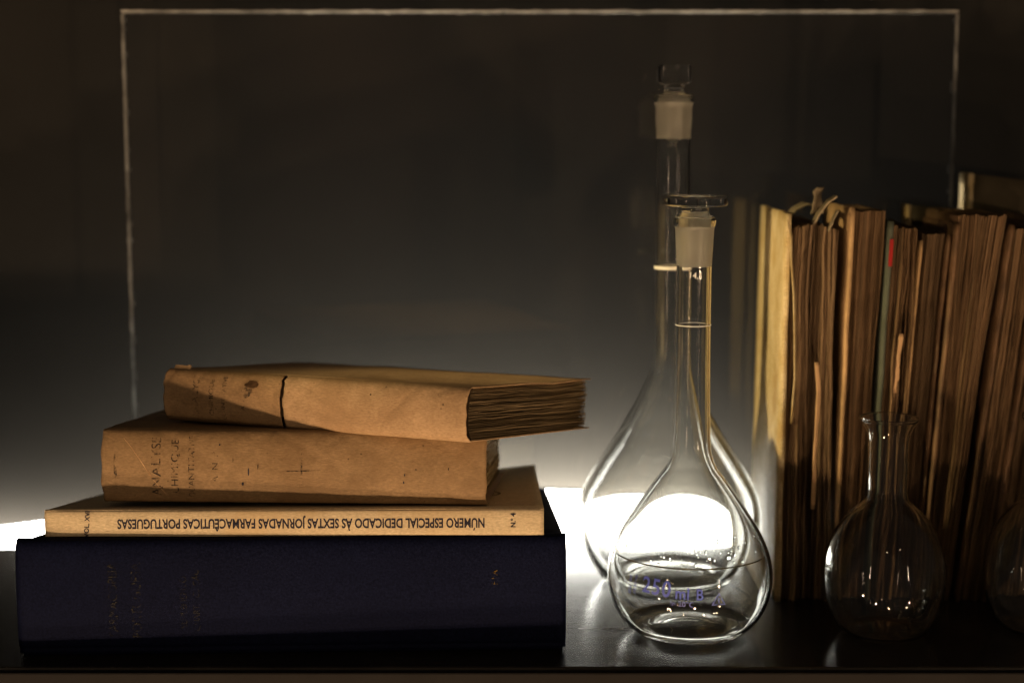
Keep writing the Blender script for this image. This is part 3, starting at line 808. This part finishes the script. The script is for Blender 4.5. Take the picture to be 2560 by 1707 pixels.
# small flat-bottomed boiling flasks
out_c = [(15.5, 0.0), (18.0, 0.5), (22.5, 4.0), (26.6, 11.5), (29.2, 21.0), (29.8, 29.0), (29.2, 38.0), (26.2, 48.5), (20.6, 57.8), (15.4, 63.4), (12.0, 66.2),
         (10.5, 68.0), (10.0, 70.5), (9.9, 80.0), (9.9, 92.0), (10.2, 99.0), (11.6, 103.5), (13.6, 106.5), (14.2, 107.6), (14.2, 108.6)]
fc, prc = flask("boiling_flask", (184.5, 797.0, 0), out_c, (1.2, 1.1, 40, 70), 1.6)
tag(fc, "small round clear glass flask with flared lip, in front of the standing books", "flask")
fd, prd = flask("boiling_flask", (265.5, 803.0, 0), out_c, (1.2, 1.1, 40, 70), 1.6, rot=40)
tag(fd, "round clear glass flask cut off by the right edge of the picture", "flask")

# ------------------------------------------------------------------ standing old books, fore-edges to the viewer
def standing(name, label, x0, x1, tx0, tx1, H, yf, depth, pg, n_gath, seed, left_cover=None, right_cover=None, wav=1.0, rough=1.0, top_round=0.0, fan=0.0, bundles=(0.0, 1.0), bulge=2.5):
    """u up, v towards the viewer, w to the right; x0,x1 at the foot, tx0,tx1 at the head (mm)"""
    t = empty(name, Matrix.Translation((x0 * MM, (yf + depth) * MM, 0)))
    tag(t, label, "book", "old books standing with their page edges outward")
    def P(u, v, q, extra=0.0):
        k = u / H
        l = x0 + (tx0 - x0) * k; r = x1 + (tx1 - x1) * k
        c = 0.8 * wav * math.sin(k * 3.6 + seed * 1.7) * (0.3 + q)
        return mmv(l - x0 + (r - l) * q + extra + c * min(1, v / depth), -v, u)
    zz = [0.0]; n_gath = int(n_gath * 2.0)
    for i in range(n_gath): zz.append(zz[-1] + random.choice((0.5, 0.8, 1.0, 1.9)))
    q_lo = 0.03 if not left_cover else left_cover[1] + 0.03; q_hi = 0.94 if not right_cover else 0.96 - right_cover[1]
    zz = [q_lo + (q_hi - q_lo) * z / zz[-1] for z in zz]
    wd = (x1 - x0); walk = 0.0
    for i in range(n_gath):
        q0, q1 = zz[i], zz[i + 1]
        walk = 0.6 * walk + random.gauss(0, 1.0) * rough; fo = walk; ho = random.gauss(0, 0.35) * rough; lo_ = abs(random.gauss(0, 0.6))
        qm = 0.5 * (q0 + q1)
        rnd = top_round * (2 * qm - 1) ** 2
        b0 = max([x for x in bundles if x <= qm] or [0.0]); b1_ = min([x for x in bundles if x > qm] or [1.0])
        rec = bulge * abs((qm - 0.5 * (b0 + b1_)) / max(0.5 * (b1_ - b0), 0.01)) ** 3
        def f(a, b, s, q0=q0, q1=q1, i=i, fo=fo, ho=ho, lo_=lo_, rnd=rnd, rec=rec):
            hh = H + ho - rnd * 6 - lo_
            u = lo_ + a * hh
            v = 2 + b * (depth - 3 + fo)
            if b == 1: v += -rec * (0.75 + 0.5 * ns(u * 0.02, seed + 40)) + rough * (1.1 * ns(u * 0.05, i * 2.1, seed) + 0.7 * ns(u * 0.2, i * 3.3, seed)) - rnd * 3 * a ** 4
            if a == 1: u += 0.8 * rough * ns(v * 0.1, i * 1.9, seed)
            bend = (1.0 * ns(u * 0.020, i * 0.16, seed + 5) + (0.30 * ns(u * 0.05, i * 0.5, seed + 7) + 0.12 * ns(u * 0.16, i * 0.9, seed + 6)) * rough) * wav * (b ** 2)
            bend += fan * (a ** 6) * (2 * q0 - 1)
            gap = (0.03 + (0.15 + 0.4 * min(rough, 1.6)) * max(0, ns(u * 0.025, i * 4.1, seed + 3) - 0.08)) / max(wd, 1)
            return P(u, v, (q1 - gap if s else q0), bend)
        slab("page_gathering", 60, 6, f, pg if (i + int(seed)) % 5 else M['pages_dk'], t)
    for side, cv in (("left", left_cover), ("right", right_cover)):
        if not cv: continue
        mat, wq, proud, up = cv
        def f(a, b, s, side=side, wq=wq, proud=proud, up=up):
            u = a * (H + up) + (1.4 * ns(b * 6, seed + 2) if a == 1 else 0)
            v = b * (depth + proud) + (1.0 * ns(a * 14, seed + 12) if b == 1 else 0)
            th = wq * (0.9 + 0.1 * ns(u * 0.03, seed))
            q = (0.0 if s == 0 else th) if side == "left" else (1 - th if s == 0 else 1.0)
            return P(u, v, q, 0.5 * ns(u * 0.03, v * 0.03, seed + 20))
        slab("cover", 40, 8, f, mat, t, True)
    return t, P

bk, PV = standing("vellum_bound_book", "old book with pale yellowed vellum cover and torn top, leftmost of the standing books",
         139.0, 169.0, 141.5, 171.5, 199.0, 853.0, 92.0, M['pages_rough'], 17, 1.0, left_cover=(M['vellum'], 0.10, 1.5, 6.0), wav=1.7, rough=1.1, top_round=0.6, bundles=(0.0, 0.13, 0.56, 1.0), bulge=7.0)
# torn strips of the vellum hanging at its head and a curled, frayed headband
def strip(name, mat, parent, pts_, wdt, th, n=14, seed=0.0, edge=(0, 1, 0)):
    pts_ = [Vector(p) for p in pts_]
    def at(a):
        k = a * (len(pts_) - 1); i = min(int(k), len(pts_) - 2); return pts_[i].lerp(pts_[i + 1], k - i)
    def f(a, b, s):
        p = at(a); d = (at(min(1, a + 0.03)) - at(max(0, a - 0.03))).normalized()
        e = Vector(edge); nrm = d.cross(e).normalized()
        wj = wdt * (1 + 0.4 * ns(a * 5, seed)) 
        q = p + e * ((b - 0.5) * wj) + nrm * (th * (s - 0.5)) + nrm * 0.4 * ns(a * 4, b * 3, seed)
        return mmv(*q)
    return slab(name, n, 4, f, mat, parent, True)
# coordinates below: x right of the book's foot, y towards the back negative = to the viewer, z up
strip("torn_cover_strip", M['vellum'], bk, [(3.0, -93, 201), (4.8, -93.5, 193), (5.2, -94, 180), (6.8, -94, 164), (7.6, -94, 146), (8.2, -94, 120), (7.0, -94, 96)], 2.2, 0.5, 24, 1.0, (0.5, 0.86, 0))
strip("torn_cover_strip", M['vellum'], bk, [(2.6, -92, 202), (4.0, -92.5, 196), (4.4, -93, 184), (4.0, -93, 170), (3.6, -93, 150)], 2.0, 0.5, 20, 4.0, (0.5, 0.86, 0))
strip("frayed_headband", M['fray'], bk, [(7, -62, 201), (11, -64, 206), (16, -66, 209), (20, -70, 208), (23, -76, 205)], 16, 1.2, 16, 8.0)
strip("frayed_headband", M['fray'], bk, [(17, -84, 199), (20, -86, 205), (24, -88, 211), (28, -89, 214)], 9, 0.9, 16, 11.0)
strip("frayed_tab", M['fray'], bk, [(19, -80, 204), (20.2, -81, 210), (20.0, -81, 216), (21.5, -81, 218)], 6, 0.8, 10, 14.0, (0.8, 0.6, 0))
strip("frayed_tab", M['fray'], bk, [(24, -92, 196), (26, -93, 202), (28.5, -93, 207)], 5, 0.7, 10, 17.0)
strip("torn_page_strip", M['slip'], bk, [(19.5, -93.5, 128), (20.8, -94.5, 112), (20.0, -94.6, 92), (19.6, -94.4, 70), (19.2, -93.5, 50)], 2.4, 0.4, 24, 2.0, (0.93, 0.36, 0))

standing("tan_board_book", "old brown book with one tan board on its left side, next to the vellum book",
         170.0, 187.0, 174.0, 194.3, 206.0, 856.0, 70.0, M['pages'], 13, 2.0, left_cover=(M['board'], 0.12, 4.0, 2.0), wav=0.7, rough=0.5)
bg_, PG = standing("thin_green_book", "thin grey-green standing book with a small red label",
         187.3, 190.3, 194.6, 199.2, 199.0, 852.0, 70.0, M['pages'], 2, 3.0, left_cover=(M['green'], 0.42, 1.0, 2.0), wav=0.4, rough=0.3)
link("red_label", [PG(178, 71.6, -0.02), PG(178, 71.6, 0.40), PG(192, 71.6, 0.40), PG(192, 71.6, -0.02)], [(0, 1, 2, 3)], M['red'], bg_)
b4, P4 = standing("ragged_leaf_book", "narrow coverless book with ragged leaf edges and a paper slip, right of the green book",
         190.6, 200.2, 199.4, 211.2, 197.0, 853.0, 70.0, M['pages'], 9, 4.0, wav=1.4, rough=1.5, bundles=(0.0, 0.38, 0.62, 1.0), bulge=4.0)
strip("paper_slip", M['slip'], b4, [(11.2, -72.3, 143), (10.2, -72.6, 132), (9.6, -72.6, 120), (9.0, -72.3, 112)], 2.3, 0.4, 12, 5.0, (0.93, 0.36, 0))
standing("dark_brown_book", "dark brown smooth-edged book in the middle of the standing row",
         200.6, 214.6, 211.6, 227.4, 194.0, 857.0, 70.0, M['pages_dk'], 11, 5.0, left_cover=(M['board'], 0.08, 2.0, -3.0), right_cover=(M['leather'], 0.10, 2.0, 0.0), wav=0.6, rough=0.5)
standing("fanned_book", "tall brown book fanned wide open at the top, toward the right end of the row",
         216.2, 234.6, 229.0, 254.6, 204.0, 852.0, 70.0, M['pages'], 15, 6.0, left_cover=(M['leather'], 0.07, 1.0, -4.0), wav=0.9, rough=0.8, fan=2.2, bundles=(0.0, 0.22, 1.0), bulge=3.5)
standing("leaning_leather_book", "dark leaning book at the right edge of the picture behind the cut-off flask",
         235.8, 251.6, 256.6, 274.0, 197.0, 853.0, 70.0, M['pages'], 12, 7.0, left_cover=(M['leather'], 0.10, 2.0, 2.0), right_cover=(M['leather'], 0.10, 2.0, 2.0), wav=0.8, rough=0.8)
standing("leather_end_book", "shadowed leather book partly outside the frame, last in the standing row",
         253.0, 275.0, 275.5, 298.0, 200.0, 860.0, 70.0, M['pages_dk'], 12, 8.0, left_cover=(M['leather'], 0.10, 2.0, 2.0), wav=0.8, rough=0.8)

# two more vellum books standing behind the row, only their heads show
def back_book(name, label, x0, x1, y0, y1, H, rz, top_drop):
    t = empty(name, Matrix.Translation((x0 * MM, y0 * MM, 0)) @ Matrix.Rotation(R(rz), 4, 'Z')); tag(t, label, "book")
    wx, wy = x1 - x0, y1 - y0
    hz = lambda x: H - top_drop * x / wx
    def f(a, b, s):
        r = 2.0 * (1 - s) 
        return mmv(0.6 * ns(a * 9, b * 4) + (3.0 * s), b * wy, a * hz(0) - (0.6 if b in (0, 1) and a == 1 else 0))
    slab("spine", 30, 8, f, M['vellum'], t, True)
    for nm, ya, yb in (("front_cover", 0.0, 2.2), ("back_cover", wy - 2.2, wy)):
        def f(a, b, s, ya=ya, yb=yb):
            x = 2.6 + b * (wx - 2.6)
            return mmv(x, (yb if s else ya) + 0.3 * ns(x * 0.05, a * 5), a * hz(x))
        slab(nm, 24, 10, f, M['old_board'], t, True)
    for i in range(8):
        ya = 2.4 + i * (wy - 4.8) / 8; yb = ya + (wy - 4.8) / 8 - 0.2
        def f(a, b, s, ya=ya, yb=yb, i=i):
            x = 3.4 + b * (wx - 6)
            return mmv(x, yb if s else ya, 3 + a * (hz(x) - 7 + 0.5 * ns(i * 3.3, b * 3)))
        slab("page_gathering", 4, 6, f, M['pages2'], t)
back_book("pale_vellum_book", "pale book behind the standing row, its lit head showing above the dark brown book", 220.4, 276.0, 925.0, 939.0, 206.0, 0.0, 5.0)
back_book("tall_vellum_book", "taller pale book just right of the acrylic sheet, behind the standing row", 259.0, 335.0, 941.5, 962.0, 223.0, 0.0, 9.0)
